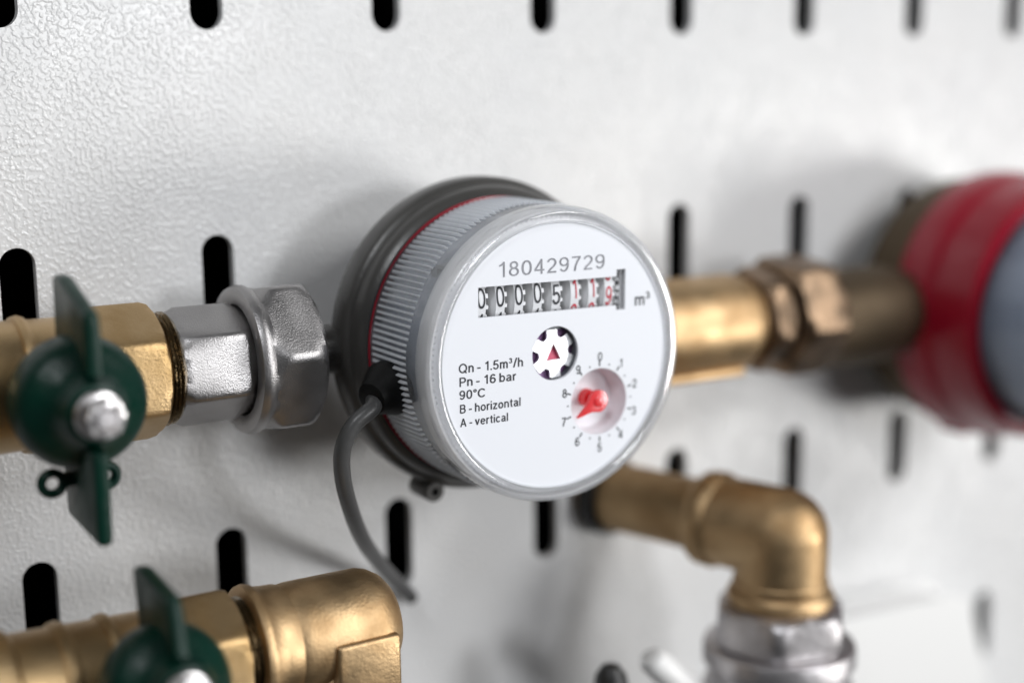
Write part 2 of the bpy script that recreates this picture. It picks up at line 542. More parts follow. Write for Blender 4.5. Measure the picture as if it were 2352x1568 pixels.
# ============================================================ SETTING
P_ROW, L_SLOT, W_SLOT = 1.5646, 0.5389, 0.172
def slot(cx, zb):
    r = W_SLOT / 2
    n = 14
    top = [(cx + r * math.cos(PI * k / n), zb + L_SLOT - r + r * math.sin(PI * k / n)) for k in range(n + 1)]
    bot = [(cx + r * math.cos(PI + PI * k / n), zb + r + r * math.sin(PI + PI * k / n)) for k in range(n + 1)]
    return top + bot
rings = [[(-3.45, -6.9), (10.45, -6.9), (10.45, 2.6), (-3.45, 2.6)]]
for c in range(-3, 11):
    for r in range(-1, 5):
        rings.append(slot(c, -r * P_ROW))
pan = flat('perforated_wall', rings, 0.0, 0.055, M['paint'], None, at=(3.5, 0, -2), smooth=30, bevel=0)
tag(pan, kind='structure')
g = G(); box(g, (3.5, 0.62, -2.1), (14.6, 0.05, 10.2))  # added sheet whose black stands for darkness seen through the slots
bw = obj('dark_void_wall', g, M['void'], None, at=(3.5, 0.6, -2)); tag(bw, kind='structure')
g = G()  # unseen sides added to keep light out of the space behind
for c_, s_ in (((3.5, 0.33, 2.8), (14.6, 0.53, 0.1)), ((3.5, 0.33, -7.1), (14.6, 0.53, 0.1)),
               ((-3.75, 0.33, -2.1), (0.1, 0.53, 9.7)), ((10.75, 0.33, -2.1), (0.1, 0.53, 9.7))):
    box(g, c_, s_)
fr = obj('light_block_wall', g, M['void'], None, at=(3.5, 0.3, -2)); tag(fr, kind='structure')

# ============================================================ WATER METER
MX, MZ = 2.1838, -1.5689
DF = 1.38      # plane of the printed dial (distance out of the wall)

def build_meter(X, Z, label, ringmat, bodymat, hot):
    t = thing('water_meter', (X, -0.6, Z), label, 'water meter')
    AX, O = (0, -1, 0), (X, 0, Z)
    big = 1.045 if hot else 1.0
    # metal body below the ring with its two ports
    g = G()
    lathe(g, [(0.10, 0.30), (0.12, 0.52), (0.20, 0.64), (0.34, 0.70), (0.50, 0.72), (0.60, 0.72)] if not hot else
          [(0.08, 0.50), (0.10, 0.70), (0.15, 0.78), (0.25, 0.82), (0.45, 0.82), (0.60, 0.82)], AX, O, 72)
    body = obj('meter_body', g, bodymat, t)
    zp = -1.58 if not hot else Z + 0.02
    for sgn in (-1, 1):
        g = G()
        dp = 0.55 if not hot else 0.52
        ln = 0.93
        pr = [(0.45, 0.20), (0.69, 0.20), (0.71, 0.115), (ln, 0.115)] if not hot else \
             [(0.45, 0.27), (0.95, 0.27), (1.02, 0.31), (1.30, 0.31), (1.45, 0.29), (1.58, 0.29)]
        lathe(g, pr, (sgn, 0, 0), (X, -dp, zp), 48)
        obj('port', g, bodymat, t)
    # clamping ring
    g = G()
    k = big
    hotp = [(0.50, 0.80), (0.51, 0.86), (0.54, 0.885), (0.62, 0.889), (0.76, 0.880), (0.80, 0.858), (0.84, 0.846), (0.90, 0.842),
            (1.03, 0.830), (1.09, 0.815), (1.12, 0.780), (1.122, 0.745), (1.10, 0.7285), (0.70, 0.7285)]
    lathe(g, hotp if hot else [(0.50, 0.70), (0.52, 0.785 * k), (0.545, 0.815 * k), (0.575, 0.823 * k), (0.655, 0.823 * k), (0.685, 0.815 * k), (0.70, 0.80 * k),
              (0.708, 0.787 * k), (0.722, 0.784 * k), (0.745, 0.783 * k), (0.772, 0.772 * k), (0.79, 0.755 * k),
              (0.802, 0.742 * k), (0.800, 0.732 * k), (0.78, 0.7285 * k), (0.70, 0.7285 * k)], AX, O, 160)
    hr = obj('clamping_ring', g, ringmat, t)
    if hot:
        tag(hr, 'dark red clamping ring')
    # seal eyelet under the ring
    g = G()
    an = math.radians(-112)
    ex, ez = X + 0.855 * math.cos(an), Z + 0.855 * math.sin(an)
    lathe(g, [(0.50, 0.018), (0.50, 0.05), (0.51, 0.056), (0.69, 0.056), (0.70, 0.05), (0.70, 0.022), (0.66, 0.018)], AX, (ex, 0, ez), 28)
    obj('seal_lug', g, ringmat, t)
    # red gasket
    if not hot:
        g = G()
        lathe(g, [(0.790 + 0.0075 * math.sin(q), 0.7235 + 0.0075 * math.cos(q)) for q in [2 * PI * i / 12 for i in range(12)]],
              AX, O, 160, closed=True)
        obj('gasket', g, M['redgasket'], t)
    # clear cover: ribbed skirt and rounded bezel in one moulding
    NR = 150
    DA = 0.25 if hot else 0.0
    skirt = [(0.74, 0.704), (0.74, 0.7155), (0.80, 0.7155), (0.812, 0.7155), (0.835, 0.7155), (1.0, 0.7155), (1.17, 0.715), (1.19, 0.7145), (1.248, 0.7145), (1.258, 0.7145), (1.258, 0.704)]
    bez = [(1.2605, 0.702), (1.2605, 0.7155), (1.268, 0.7195), (1.276, 0.7217), (1.335, 0.7217), (1.365, 0.7190), (1.388, 0.712), (1.402, 0.700), (1.408, 0.686),
           (1.407, 0.664), (1.402, 0.652), (1.393, 0.6475), (1.3865, 0.650), (1.381, 0.662), (1.378, 0.702)]
    skirt = [(a + (DA if a > 0.8 else 0), r) for a, r in skirt]
    bez = [(a + DA, r) for a, r in bez]
    g = G()
    lathe(g, skirt, AX, O, 240, closed=True)
    cover = obj('ribbed_cover', g, M['clear_hot'] if hot else M['skirt'], t, smooth=40)
    g = G()
    for k in range(NR):
        th = 2 * PI * k / NR
        end = 1.165 + 0.012 * ((k // 9) % 2)
        st = []
        for a, hgt in ((0.812, 0.0), (0.840, 0.0155), (end - 0.02, 0.0145), (end, 0.0)):
            for dw, h in ((-0.0080, -0.0005), (-0.0026, hgt), (0.0026, hgt), (0.0080, -0.0005)):
                tt = th + dw / 0.715
                rr = 0.7150 + h
                st.append((X + rr * math.cos(tt), -a - DA, Z + rr * math.sin(tt)))
        fs = [(i * 4 + j, i * 4 + j + 1, i * 4 + j + 5, i * 4 + j + 4) for i in range(3) for j in range(3)]
        g.add(st, fs)
    tag(obj('grip_ribs', g, M['rib_hot'] if hot else M['rib'], cover, smooth=15), kind='stuff')
    g = G()
    lathe(g, bez, AX, O, 240, closed=True)
    obj('cover_rim', g, M['clear_hot'] if hot else M['rim'], t, smooth=40)
    g = G()
    lathe(g, [(a + DA, r) for a, r in ((1.387, 0.02), (1.387, 0.6465), (1.400, 0.6465), (1.400, 0.02))], AX, O, 128)
    obj('window_pane', g, M['window'], t)
    # register drum and toothed ring inside the cover
    g = G()
    lathe(g, [(0.62, 0.30), (0.62, 0.62), (0.80, 0.625), (0.90, 0.640), (1.08, 0.640), (1.085, 0.652), (1.30 + DA, 0.652), (1.33 + DA, 0.652), (1.33 + DA, 0.60)],
          AX, O, 128, caps=False)
    obj('register_body', g, M['drum_dark'] if hot else M['drum'], t)
    g = G()
    def teeth(th, a, r):
        if r < 0.65:
            return r
        x = (th * 150 / (2 * PI)) % 1.0
        return r - 0.014 * abs(2 * x - 1)
    lathe(g, [(1.315 + DA, 0.640), (1.315 + DA, 0.680), (1.352 + DA, 0.680), (1.3525 + DA, 0.640)], AX, O, 600, rfun=teeth, closed=True)
    obj('toothed_ring', g, M['drum'] if hot else M['dial'], t)
    g = G()
    lathe(g, [(1.255 + DA, 0.656), (1.255 + DA, 0.699), (1.330 + DA, 0.699), (1.372 + DA, 0.697), (1.374 + DA, 0.690), (1.335 + DA, 0.686), (1.300 + DA, 0.684), (1.29 + DA, 0.656)], AX, O, 200, closed=True)
    obj('added_rim_ring', g, M['rim_white'] if not hot else M['drum'], t)  # added ring; the white one imitates light carried through the clear rim
    return t

meter = build_meter(MX, MZ, 'water meter with round white dial under a clear ribbed cover and a dark grey ring', M['ring'], M['nickel'], False)

def mp(x, z):
    return (MX + x, MZ + z)

def dial_of(t, X, Z):
    """printed plate with openings for counter, star and litre hand"""
    holes = [circle(X, Z, 0.6405, 160)]
    a = math.radians(-0.8)
    ca, sa = math.cos(a), math.sin(a)
    def R(p):
        return (X + p[0] * ca - p[1] * sa, Z + p[0] * sa + p[1] * ca)
    cw = [(-0.4475, 0.2195), (0.3375, 0.2195), (0.3375, 0.1965), (0.3905, 0.1965), (0.3905, 0.3965), (0.3375, 0.3965), (0.3375, 0.3625), (-0.4475, 0.3625)]
    holes.append([R(p) for p in cw])
    holes.append(circle(X - 0.018, Z + 0.014, 0.132, 72))
    holes.append(circle(X + 0.237, Z - 0.254, 0.166, 72))
    flat('dial_plate', holes, -DF + 0.016, -DF, M['dial'], t)
    # rim around the plate
    g = G()
    lathe(g, [(1.30, 0.600), (1.3365, 0.641), (1.352, 0.641), (1.379, 0.6415), (1.384, 0.6425), (1.384, 0.6455), (1.354, 0.6465), (1.35, 0.630)], (0, -1, 0), (X, 0, Z), 160, closed=True)
    obj('dial_rim', g, M['dial'], t)
dial_of(meter, MX, MZ)

# printed lettering (flat print)
def print_text(name, s, x0, z0, x1, z1, cap, mt):
    X0, Z0 = mp(x0, z0); X1, Z1 = mp(x1, z1)
    return text_obj(name, text_flat(s, X0, Z0, X1, Z1, cap, -DF - 0.0016, -0.008 if mt is M['inkgrey'] else 0.012), mt, meter)
print_text('serial_number', '180429729', -0.3300, 0.4065, 0.2690, 0.4035, 0.0710, M['inkgrey'])
print_text('flow_lettering', 'Qn - 1.5m³/h', -0.5530, -0.0225, -0.2035, -0.0275, 0.0440, M['ink'])
print_text('pressure_lettering', 'Pn - 16 bar', -0.5500, -0.0860, -0.2420, -0.0905, 0.0430, M['ink'])
print_text('temperature_lettering', '90°C', -0.5520, -0.1470, -0.4140, -0.1490, 0.0420, M['ink'])
print_text('horizontal_lettering', 'B - horizontal', -0.5500, -0.2125, -0.2190, -0.2170, 0.0410, M['ink'])
print_text('vertical_lettering', 'A - vertical', -0.5500, -0.2770, -0.2900, -0.2815, 0.0400, M['ink'])
print_text('unit_lettering', 'm³', 0.4530, 0.2030, 0.5440, 0.2030, 0.0610, M['ink'])
numc = [(0.2432, -0.0300), (0.3700, -0.0760), (0.4530, -0.1890), (0.4490, -0.3270), (0.3680, -0.4380),
        (0.2402, -0.4870), (0.1070, -0.4400), (0.0300, -0.3300), (0.0335, -0.1890), (0.1132, -0.0810)]
for i, (x, z) in enumerate(numc):
    wd = 0.013 if i == 1 else 0.0255
    print_text('scale_numeral', str(i), x - wd / 2, z - 0.0215, x + wd / 2, z - 0.0217, 0.043, M['ink'])
for i in range(20):
    th = PI / 2 - i * 2 * PI / 20
    cx, cz = MX + 0.2400, MZ - 0.2545
    ct, st = math.cos(th), math.sin(th)
    r0, r1, hw = (0.178, 0.203, 0.0038) if i % 2 == 0 else (0.184, 0.192, 0.0036)
    g = G()
    g.add([(cx + ct * r + st * h, -DF - 0.0016, cz + st * r - ct * h) for r, h in ((r0, -hw), (r1, -hw), (r1, hw), (r0, hw))], [(0, 1, 2, 3)])
    obj('scale_mark', g, M['ink'], meter)

# counter: frame behind the opening, eight number wheels
g = G()
box(g, (MX - 0.03, -1.10, MZ + 0.29), (0.98, 0.06, 0.30))
box(g, (MX - 0.03, -1.235, MZ + 0.445), (0.98, 0.23, 0.02))
box(g, (MX - 0.03, -1.235, MZ + 0.135), (0.98, 0.23, 0.02))
obj('counter_frame', g, M['gap'], meter)
WX = [-0.4130, -0.3100, -0.2075, -0.1030, 0.0030, 0.1110, 0.2150, 0.3110]
WD = '00051119'
WD = ['0', '0', '0', '0', '5', '1', '1', '9']
WZ = [0.312, 0.312, 0.311, 0.311, 0.295, 0.3145, 0.3125, 0.262]
RW = 0.195
AXY = -(DF - 0.022 - RW)
def wheel_angle(z):
    return math.asin((z - 0.288) / RW)
def bend_digit(s, xc, phi, wid, hgt):
    vs, fs = text_pts(s)
    lo, hi = min(v[0] for v in vs), max(v[0] for v in vs)
    bt, tp = min(v[1] for v in vs), max(v[1] for v in vs)
    bm = bmesh.new()
    bv = [bm.verts.new(((x - (lo + hi) / 2) / (hi - lo) * wid, 0.0003 * (PIECE[i] % 5), (y - (bt + tp) / 2) / (tp - bt) * hgt)) for i, (x, y) in enumerate(vs)]
    for f in fs:
        try:
            bm.faces.new([bv[i] for i in f])
        except ValueError:
            pass
    bmesh.ops.triangulate(bm, faces=bm.faces)
    for _ in range(3):
        es = [e for e in bm.edges if e.calc_length() > 0.016]
        if es:
            bmesh.ops.subdivide_edges(bm, edges=es, cuts=1)
            bmesh.ops.triangulate(bm, faces=bm.faces)
    bm.verts.index_update()
    g = G()
    rr = RW + 0.0022
    pts = []
    for v in bm.verts:
        an = phi + v.co.z / RW
        rq = rr + v.co.y
        pts.append(Vector((MX + xc + v.co.x, AXY - rq * math.cos(an), MZ + 0.288 + rq * math.sin(an))))
    g.add(pts, [tuple(v.index for v in f.verts) for f in bm.faces])
    bm.free()
    return g
for i, xc in enumerate(WX):
    g = G()
    w_ = 0.056
    o_ = (MX + xc, AXY, MZ + 0.288)
    lathe(g, [(-w_ / 2, 0.05), (-w_ / 2, RW - 0.006), (-w_ / 2 + 0.004, RW), (w_ / 2 - 0.004, RW), (w_ / 2, RW - 0.006), (w_ / 2, 0.05)], (1, 0, 0), o_, 72)
    # the driving teeth on the right of each drum
    def gt(th, a, r):
        x = (th * 22 / (2 * PI) + 0.3) % 1.0
        return r if x < 0.46 else r - 0.040
    lathe(g, [(w_ / 2, 0.05), (w_ / 2, RW - 0.010), (w_ / 2 + 0.016, RW - 0.012), (w_ / 2 + 0.019, RW - 0.02), (w_ / 2 + 0.019, 0.05)], (1, 0, 0), o_, 220, rfun=lambda th, a, r: gt(th, a, r) if r > 0.1 else r)
    wh = obj('number_wheel', g, M['wheel'], meter, smooth=40)
    d = int(WD[i])
    ph = wheel_angle(WZ[i])
    for k in (-1, 0, 1):
        s = str((d + k) % 10)
        q = obj('digit', bend_digit(s, xc, ph - k * math.radians(36), 0.020 if s == '1' else (0.043 if i < 5 else 0.034), 0.097),
                M['inkred'] if i >= 5 else M['ink'], wh)
        if i >= 5:
            tag(q, 'red digit')
# fine gear in the tall notch
g = G()
def fg(th, a, r):
    x = (th * 30 / (2 * PI)) % 1.0
    return r if x < 0.5 or r < 0.1 else r - 0.03
lathe(g, [(0, 0.05), (0, RW - 0.004), (0.022, RW - 0.006), (0.022, 0.05)], (1, 0, 0), (MX + 0.364, AXY, MZ + 0.288), 240, rfun=fg)
obj('driving_gear', g, M['wheel'], meter)

g = G(); box(g, (MX + 0.432, -1.345, MZ + 0.29), (0.10, 0.02, 0.27))
obj('gear_cheek', g, M['wheel'], meter)

# star wheel
SX, SZ = MX - 0.006, MZ + 0.008
outl = []
for k in range(360):
    th = 2 * PI * k / 360
    kk = (th - math.radians(5)) / (PI / 3)
    dth = (kk - round(kk)) * PI / 3
    r = 0.121
    wn = 0.026
    lat = abs(dth) * r
    if lat < wn * 1.25:
        dn = 0.083 + (0.036) * (lat / (wn * 1.25)) ** 4
        r = min(r, dn)
    outl.append((SX + r * math.cos(th), SZ + r * math.sin(th)))
tri = [(SX + 0.0, SZ + 0.050), (SX - 0.043, SZ - 0.034), (SX + 0.043, SZ - 0.032)]
sw = flat('star_wheel', [outl, tri], -1.328, -1.345, M['star'], meter, smooth=30)
g = G(); lathe(g, [(1.320, 0.001), (1.320, 0.062), (1.326, 0.062), (1.326, 0.001)], (0, -1, 0), (SX, 0, SZ), 32)
obj('triangle_mark', g, M['redmark'], sw)
g = G(); lathe(g, [(1.300, 0.001), (1.300, 0.150), (1.318, 0.150), (1.318, 0.001)], (0, -1, 0), (SX, 0, SZ), 64)
obj('star_backing', g, M['purple'], meter)
g = G(); lathe(g, [(1.30, 0.1335), (1.3635, 0.1335), (1.3635, 0.142), (1.30, 0.150)], (0, -1, 0), (MX - 0.018, 0, MZ + 0.014), 72, closed=True)
obj('star_well', g, M['gap'], meter)

# litre hand in its round well
CX, CZ = MX + 0.237, MZ - 0.254
g = G()
lathe(g, [(1.366, 0.172), (1.3645, 0.1665), (1.33, 0.163), (1.30, 0.158), (1.278, 0.146), (1.268, 0.125), (1.265, 0.06), (1.265, 0.004)],
      (0, -1, 0), (CX, 0, CZ), 72, caps=False)
obj('hand_well', g, M['dial'], meter)
g = G()
lathe(g, [(1.262, 0.046), (1.30, 0.044), (1.312, 0.040), (1.315, 0.022), (1.372, 0.020)], (0, -1, 0), (CX, 0, CZ), 40)
hub = obj('hand_hub', g, M['pointer'], meter)
R_, tip = 0.0555, Vector((0.112 - 0.236, -0.3255 + 0.254))
dist = tip.length
base = math.atan2(tip.y, tip.x)
half = math.acos(R_ / dist)
outl = []
n = 48
for k in range(n + 1):
    th = base + half + (2 * PI - 2 * half) * k / n
    outl.append((CX + R_ * math.cos(th), CZ + R_ * math.sin(th)))
outl[0] = (outl[0][0], outl[0][1])
for f_ in (0.35, 0.7, 0.94):
    p0 = Vector(outl[n]); tp = Vector((CX + tip.x, CZ + tip.y))
    q = p0.lerp(tp, f_); c = Vector((CX, CZ)) + (tp - Vector((CX, CZ))) * f_
    outl.append(tuple(q.lerp(c, 0.32 * math.sin(PI * min(f_ * 1.0, 1)))))
outl.append((CX + tip.x, CZ + tip.y))
for f_ in (0.94, 0.7, 0.35):
    p0 = Vector(outl[0]); tp = Vector((CX + tip.x, CZ + tip.y))
    q = p0.lerp(tp, f_); c = Vector((CX, CZ)) + (tp - Vector((CX, CZ))) * f_
    outl.append(tuple(q.lerp(c, 0.32 * math.sin(PI * min(f_ * 1.0, 1)))))
flat('litre_hand', [outl], -1.360, -1.378, M['pointer'], meter, bevel=0.004)
g = G()
lathe(g, [(1.370, 0.030), (1.3790, 0.030), (1.3815, 0.0275), (1.3830, 0.020), (1.3835, 0.010), (1.3836, 0.001)], (0, -1, 0), (CX, 0, CZ), 32)
obj('hand_cap', g, M['pointer'], meter)

# ============================================================ CABLE
cb = thing('signal_cable', (1.43, -1.0, -1.70), 'thin grey cable curving from the black grommet on the meter down to a wall slot', 'cable')
nrm = Vector((-0.975, 0, -0.19)).normalized()
axg = (nrm * 0.92 + Vector((0, -0.38, -0.06))).normalized()
gc = Vector((MX, -0.955, MZ)) + nrm * 0.672
g = G()
lathe(g, [(0.0, 0.085), (0.035, 0.135), (0.07, 0.138), (0.085, 0.132), (0.15, 0.098), (0.19, 0.080), (0.20, 0.060)], axg, gc, 40)
obj('grommet', g, M['rubber'], cb)
pts = [gc + axg * 0.10, gc + axg * 0.17 + Vector((0, 0, -0.01)), Vector((1.335, -1.07, -1.775)), Vector((1.235, -1.07, -1.845)), Vector((1.185, -1.05, -1.960)),
       Vector((1.205, -1.00, -2.120)), Vector((1.300, -0.88, -2.330)), Vector((1.440, -0.70, -2.540)), Vector((1.62, -0.47, -2.740)),
       Vector((1.835, -0.22, -2.960)), Vector((2.00, -0.085, -3.125)), Vector((2.04, -0.062, -3.175))]
g = G(); tube(g, catmull(pts, 12), 0.0405, 24)
obj('cable_sheath', g, M['cable'], cb)

# ============================================================ LEFT: ball valve, nipple and union nut
PZ = -1.578
PD = 0.55

def build_valve(X, Z, D, tilt, label, tapeend):
    """brass ball valve along x at distance D from the wall with a green wing handle; tilt turns the stem about the pipe"""
    O = (X, -D, Z)
    t = thing('ball_valve', O, label, 'valve', 'ball valves with green wing handles')
    R = Matrix.Rotation(math.radians(-tilt), 3, 'X')
    def rot(g, a=0):
        for i in range(a, len(g.v)):
            g.v[i] = R @ (g.v[i] - Vector(O)) + Vector(O)
        return g
    # body: turned barrel with beads, left end
    g = G()
    pr = [(-1.3, 0.20), (-1.3, 0.315), (-0.62, 0.315), (-0.60, 0.325), (-0.56, 0.325), (-0.54, 0.302), (-0.36, 0.298), (-0.355, 0.312), (-0.325, 0.318), (-0.300, 0.310),
          (-0.292, 0.296), (-0.145, 0.292), (-0.14, 0.306), (-0.115, 0.312), (-0.095, 0.304), (-0.088, 0.290), (0.06, 0.288), (0.12, 0.270), (0.165, 0.262)]
    lathe(g, pr, (1, 0, 0), O, 96)
    obj('valve_body', g, M['brass_cast'], t)
    # hexagon end
    g = G()
    lathe(g, [(0.150, 0.20), (0.150, 0.275), (0.168, 0.300), (0.20, 0.340), (0.43, 0.340), (0.462, 0.312), (0.475, 0.290), (0.475, 0.235), (0.43, 0.225)],
          (1, 0, 0), O, 144, rfun=lambda th, a, r: hexr(0.285, math.radians(28), soft=0.012)(th, a, r) if r > 0.28 else r)
    obj('hexagon_end', g, M['brass_cast'], t)
    # stem and packing nut towards the viewer
    g = G()
    lathe(g, [(0.20, 0.17), (0.42, 0.16), (0.44, 0.13), (0.62, 0.12)], (0, -1, 0), O, 36)
    obj('stem', rot(g), M['brass_cast'], t)
    # handle hub: a shallow cup with rounded shoulder
    hd = thing_part = None
    g = G()
    lathe(g, [(0.40, 0.10), (0.40, 0.262), (0.42, 0.28), (0.50, 0.285), (0.555, 0.276), (0.592, 0.260), (0.618, 0.232), (0.640, 0.195), (0.672, 0.160), (0.72, 0.138), (0.772, 0.124), (0.785, 0.10), (0.785, 0.05)],
          (0, -1, 0), O, 80)
    handle = obj('handle', rot(g), M['green'], t)
    for sg in (1, -1):
        g = G()
        tp = 0.525 if sg > 0 else 0.555
        yb, yf = -(D + 0.30), -(D + 0.79)
        if sg > 0:
            prof = [(yb, 0.16), (yb, tp), (yb - 0.11, tp + 0.002), (yf, tp - 0.112), (yf, 0.16)]
        else:
            prof = [(yb, 0.16), (yb, tp - 0.02), (yf, tp + 0.006), (yf, 0.16)]
        # rounded outline, then layers through the thickness with rounded rims
        P2 = [Vector(q) for q in prof]
        out2 = []
        for i in range(len(P2)):
            p, a_, c_ = P2[i], P2[i - 1], P2[(i + 1) % len(P2)]
            if p.y < 0.17:
                out2.append(p)
                continue
            u0, u1 = (a_ - p).normalized() * 0.035, (c_ - p).normalized() * 0.035
            for q in range(7):
                t_ = q / 6
                out2.append(p + u0 * (1 - t_) ** 2 + u1 * t_ ** 2)
        n = len(out2)
        cen = sum(out2, Vector((0, 0))) / n
        nr = []
        for i in range(n):
            e_ = (out2[(i + 1) % n] - out2[i - 1]).normalized()
            v_ = Vector((-e_.y, e_.x))
            nr.append(v_ if v_.dot(cen - out2[i]) > 0 else -v_)
        hw = 0.032
        lay = [(-1, 0.020), (-0.86, 0.009), (-0.5, 0.001), (0, 0), (0.5, 0.001), (0.86, 0.009), (1, 0.020)]
        vs = []
        for fx, ins in lay:
            for i in range(n):
                q = out2[i] + nr[i] * (ins if out2[i].y > 0.17 else 0)
                vs.append((X + fx * hw, q.x, Z + sg * q.y))
        fs = [tuple(range(n)), tuple(range(7 * n - 1, 6 * n - 1, -1))]
        for l_ in range(6):
            fs += [(l_ * n + i, l_ * n + (i + 1) % n, (l_ + 1) * n + (i + 1) % n, (l_ + 1) * n + i) for i in range(n)]
        g.add(vs, fs)
        obj('wing', rot(g), M['green'], handle, smooth=50)
    # two sealing eyelets behind the lower wing
    for sg in (-1, 1):
        g = G()
        c = Vector((X + sg * 0.115, -(D + 0.42), Z - 0.355))
        ring_ = [(0.03 * math.cos(q) * 0.9, 0.046 + 0.020 * math.sin(q)) for q in [2 * PI * i / 14 for i in range(14)]]
        lathe(g, ring_, (0, -1, 0), c, 36, closed=True)
        box(g, (X + sg * 0.038, -(D + 0.42), Z - 0.345), (0.09, 0.05, 0.055))
        obj('eyelet', rot(g), M['green'], handle, smooth=50)
    g = G()
    lathe(g, [(0.780, 0.02), (0.780, 0.100), (0.800, 0.104), (0.818, 0.098), (0.822, 0.090)], (0, -1, 0), O, 48)
    obj('washer', rot(g), M['chrome'], t)
    g = G()
    lathe(g, [(0.82, 0.03), (0.82, 0.090), (0.88, 0.090), (0.892, 0.084), (0.895, 0.076), (0.895, 0.048), (0.880, 0.046), (0.880, 0.01)], (0, -1, 0), O, 96,
          rfun=lambda th, a, r: hexr(0.076, 0.2, soft=0.006)(th, a, r) if r > 0.06 else r)
    nt_ = obj('handle_nut', rot(g), M['chrome'], t)
    g = G()
    lathe(g, [(0.88, 0.01), (0.88, 0.043), (0.910, 0.043), (0.916, 0.036), (0.917, 0.01)], (0, -1, 0), O, 32)
    obj('bolt_end', rot(g), M['steel'], nt_)
    return t

build_valve(-0.02, PZ, PD, 0, 'upper brass ball valve with green wing handle, left of the silver union nut', True)
low_valve = build_valve(0.10, -2.77, 1.20, 13.5, 'lower brass ball valve with blurred green wing handle, screwed to the brass elbow', False)

un = thing('union_fitting', (0.8, -PD, PZ), 'silver union fitting with hexagonal nipple and large nut, between upper brass valve and meter', 'pipe fitting')
O = (0, -PD, PZ)
g = G()
pr = [(0.44, 0.20)]
for i in range(4):
    a = 0.462 + i * 0.017
    pr += [(a, 0.246), (a + 0.0085, 0.266)]
pr += [(0.56, 0.23)]
lathe(g, pr, (1, 0, 0), O, 96, rfun=lambda th, a, r: r + 0.004 * math.sin(th * 3 + a * 90))
obj('sealed_thread', g, M['thread'], un, smooth=30)
g = G()
lathe(g, [(0.522, 0.19), (0.522, 0.245), (0.535, 0.262), (0.575, 0.305), (0.82, 0.305), (0.845, 0.282), (0.865, 0.262), (0.93, 0.255), (0.93, 0.20)], (1, 0, 0), O, 144,
      rfun=lambda th, a, r: hexr(0.250, math.radians(24), soft=0.012)(th, a, r) if r > 0.257 else r)
obj('hexagon_nipple', g, M['nickel'], un)
g = G()
hx = hexr(0.340, math.radians(-8), soft=0.014)
lathe(g, [(0.93, 0.262), (0.875, 0.270), (0.865, 0.285), (0.862, 0.330), (0.872, 0.352), (0.892, 0.362), (0.915, 0.362), (0.935, 0.352), (0.950, 0.358), (0.972, 0.372), (0.995, 0.390), (1.02, 0.400), (1.12, 0.398),
          (1.155, 0.385), (1.185, 0.362), (1.205, 0.335), (1.212, 0.30), (1.212, 0.24)], (1, 0, 0), O, 180,
      rfun=lambda th, a, r: hx(th, a, r) if a > 0.935 and r > 0.31 else r)
obj('union_nut', g, M['nickel'], un)
g = G()
lathe(g, [(1.20, 0.135), (1.24, 0.135), (1.245, 0.15), (1.26, 0.15), (1.265, 0.125), (1.40, 0.125)], (1, 0, 0), O, 64)
obj('tail_collar', g, M['ring'], un)

# ============================================================ LOWER LEFT: brass elbow after the lower valve
def elbow_tube(g, p0, corner, p1, r, bend, n=40, k=14, rf=None):
    p0, c, p1 = Vector(p0), Vector(corner), Vector(p1)
    d0, d1 = (c - p0).normalized(), (p1 - c).normalized()
    pts = [p0]
    a, b = c - d0 * bend, c + d1 * bend
    for i in range(k + 1):
        th = PI / 2 * i / k
        pts.append(a + d0 * bend * math.sin(th) + d1 * bend * (1 - math.cos(th)))
    pts.append(p1)
    tube(g, pts, r, n)

EL = thing('brass_elbow', (1.3, -0.75, -2.96), 'short brass elbow with square wrench flat, right of the lower valve', 'pipe fitting')
g = G()
# body: horizontal barrel meets vertical barrel with a rounded outer shoulder
ex, ed, ez, er = 1.29, 0.75, -2.960, 0.283
lathe(g, [(0.88, 0.20), (0.98, 0.274), (1.05, er), (ex + er - 0.15, er), (ex + er - 0.105, er - 0.012), (ex + er - 0.055, er - 0.042), (ex + er - 0.018, er - 0.085),
          (ex + er - 0.002, er - 0.14), (ex + er, 0.01)], (1, 0, 0), (0, -ed, ez), 80)
obj('elbow_body', g, M['brass'], EL, smooth=60)
g = G()
lathe(g, [(-0.10, 0.05), (-0.08, 0.20), (0.02, er - 0.002), (0.60, er - 0.002), (0.62, er + 0.02), (1.1, er + 0.02)], (0, 0, -1), (ex + 0.002, -ed, ez), 80)
obj('elbow_outlet', g, M['brass'], EL, smooth=60)
g = G()
lathe(g, [(0.795, 0.20), (0.795, 0.288), (0.805, 0.308), (0.828, 0.314), (0.85, 0.308), (0.872, 0.293), (0.92, 0.288), (0.98, 0.285), (1.06, 0.24)], (1, 0, 0), (0, -ed, ez), 72)
obj('elbow_collar', g, M['brass'], EL)
g = G()
pr = [(0.70, 0.18)]
for i in range(4):
    pr += [(0.715 + i * 0.022, 0.240), (0.726 + i * 0.022, 0.262)]
pr += [(0.82, 0.20)]
lathe(g, pr, (1, 0, 0), (0, -ed, ez), 72)
obj('sealed_thread', g, M['thread'], EL)
g = G()
box(g, (ex + 0.03, -(ed + 0.225), ez - 0.115), (0.34, 0.17, 0.30))
obj('wrench_flat', g, M['brass'], EL, bevel=0.022)

# the lower line is a size smaller and stands further out from the wall
low_valve.scale = (0.93, 0.93, 0.93)
EL.scale = (0.93, 0.93, 0.93)
EL.location = Vector((1.072, -1.20, -2.77)) * S

